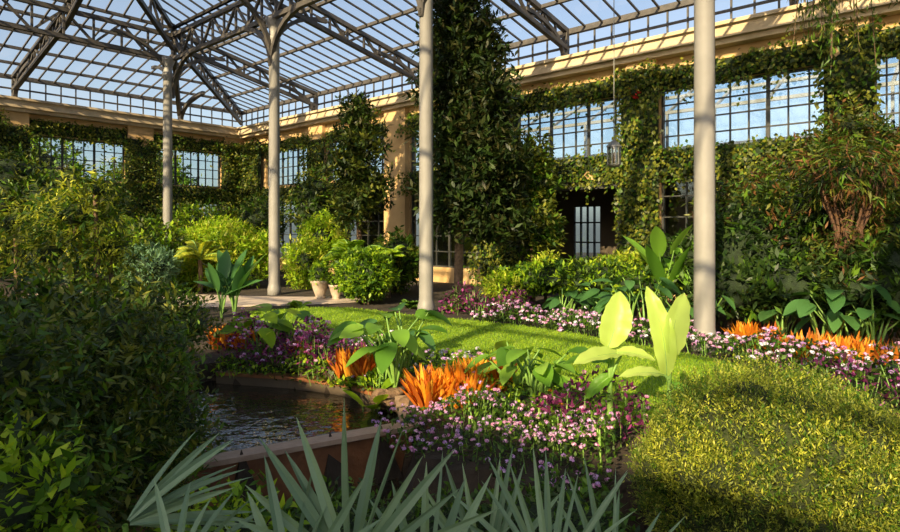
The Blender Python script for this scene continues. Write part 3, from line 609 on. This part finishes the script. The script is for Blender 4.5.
foliage(mb,(x0,y0,3.15),(.9,.8,.65),300,8,.45,.22,.035,['olive','dark','brown','mid'],csc=.25,hang=.6,depth=.65); foliage(mb,(x0-.3,y0-.4,1.4),(.8,.5,.7),220,7,.4,.18,.035,['olive','dark','brown'],csc=.25,hang=.4,depth=.6); mb.build('pandanus_tree')
mb=MB(); c0=W3(835,40,13.0)
for i in range(16):
    o=rng.normal(size=3)*np.array([.35,.3,0]); L_=rng.uniform(1.,2.6); pts=[c0+o+EZ*2.6,c0+o*1.2+EZ*(1.2),c0+o*1.4+EZ*(2.-L_)]
    tube(mb,pts,[.012,.01,.006],'bark',5); n=70; t=rng.random(n)[:,None]; P=np.array(pts[0])*(1-t)+np.array(pts[2])*t+rng.normal(size=(n,3))*.06
    diamonds(mb,P,nrm(rng.normal(size=(n,3))*.5-EZ),rdir(n),rng.uniform(.12,.24,n),.035,'olive' if i%2 else 'mid')
for k in range(3): bar(mb,c0+EZ*2.55+np.array([-.8,0,0]),c0+EZ*2.55+np.array([.8,0,0]),.05,'bark')
tube(mb,[c0+EZ*2.55,c0+EZ*5.4],.015,'brass',5)
mb.build('hanging_vine')
fern('sword_fern',520,14.6,14,.7,.16,'bright',w=.04); fern('sword_fern',575,13.7,12,.6,.15,'mid',w=.04)
mb=MB(); foliage(mb,UV(7.8,VR-.6,6.3),(.2,.2,.2),30,6,.12,.09,.05,['red','olive','olive'],csc=.6); mb.build('hanging_flower_basket')
# outside trees
for u,v,r,h in [(37,15,2.6,4.2),(38,9.5,2.8,4.2),(37.5,4,2.6,5.5),(38,-1,3.2,7.5),(40,-6,3.5,8.5),(44,5,3.5,7)]:
    mb=MB(); c=UV(u,v,h); tube(mb,[UV(u,v,-.05),UV(u,v,h*.5),c],[.2,.16,.1],'bark',8); foliage(mb,c,(r,r,r*1.1),900,7,.8,.35,.16,['mid','olive','bright'],depth=.5,csc=.6); mb.build('garden_tree')

# pots
def pot(name,px,d,s=1.):
    x=(px-450)/F*d; mb=MB(); lathe(mb,(x,d,0),[(0,0.02),(.16*s,.02),(.17*s,.06*s),(.13*s,.1*s),(.22*s,.35*s),(.26*s,.5*s),(.29*s,.52*s),(.29*s,.58*s),(.24*s,.58*s),(.22*s,.5*s),(0,.5*s)],'terra'); foliage(mb,(x,d,.8*s),(.3*s,.3*s,.3*s),120,6,.15,.1,.04,['mid','bright'],csc=.6); mb.build(name)
pot('potted_plant',320,18.1,1.); pot('potted_plant',336,18.0,.8)
# lantern
c=W3(614,155,15.8); mb=MB()
lathe(mb,c,[(0,-.32),(.12,-.32),(.17,-.27),(.17,-.24)],'brass',6); lathe(mb,c,[(.16,-.24),(.16,.2)],'lglass',6); lathe(mb,c,[(.2,.2),(.2,.24),(.12,.32),(.03,.4),(0,.42)],'brass',6)
for i in range(6):
    a=i*math.pi/3; q=c+np.array([.165*math.cos(a),.165*math.sin(a),0]); bar(mb,q-EZ*.25,q+EZ*.22,.03,'brass')
tube(mb,[c+EZ*.4,c+EZ*(9.5-c[2])],.012,'brass',5); lathe(mb,c,[(0,-.2),(.05,-.2),(.05,.04),(0,.06)],'coping',8); mb.build('hanging_lantern')

# ---------------- light, world, camera
sd=bpy.data.lights.new('sun','SUN'); sd.energy=11.; sd.angle=.01; sd.color=(1,.77,.43); so=bpy.data.objects.new('sun',sd); bpy.context.scene.collection.objects.link(so)
tv=-E2*math.cos(math.radians(27))-E1*.22+EZ*math.sin(math.radians(27)); ts=Vector(tv).normalized(); so.rotation_euler=ts.to_track_quat('Z','Y').to_euler(); so.location=(-20,-20,30)
w=bpy.data.worlds.new('World'); bpy.context.scene.world=w; w.use_nodes=True; nt=w.node_tree; bg=nt.nodes['Background']
sk=nt.nodes.new('ShaderNodeTexSky'); sk.sky_type='NISHITA'; sk.sun_disc=False; sk.sun_elevation=math.radians(27); sk.sun_rotation=math.atan2(ts.x,ts.y); sk.air_density=1.; sk.dust_density=3.
mx=nt.nodes.new('ShaderNodeMix'); mx.data_type='RGBA'; mx.inputs[0].default_value=.25; mx.inputs[7].default_value=(3.1,2.95,2.7,1)
nt.links.new(sk.outputs[0],mx.inputs[6]); nt.links.new(mx.outputs[2],bg.inputs[0]); bg.inputs[1].default_value=.235
try:
    bpy.context.scene.view_settings.view_transform='Standard'; bpy.context.scene.view_settings.look='None'
except Exception as e: print(e)
cam=bpy.data.cameras.new('camera'); cam.sensor_width=36; cam.lens=24; cam.shift_y=-.04; cam.clip_start=.05; cam.clip_end=300
co=bpy.data.objects.new('camera',cam); bpy.context.scene.collection.objects.link(co); co.location=(0,0,HC); co.rotation_euler=(math.pi/2,0,0); bpy.context.scene.camera=co
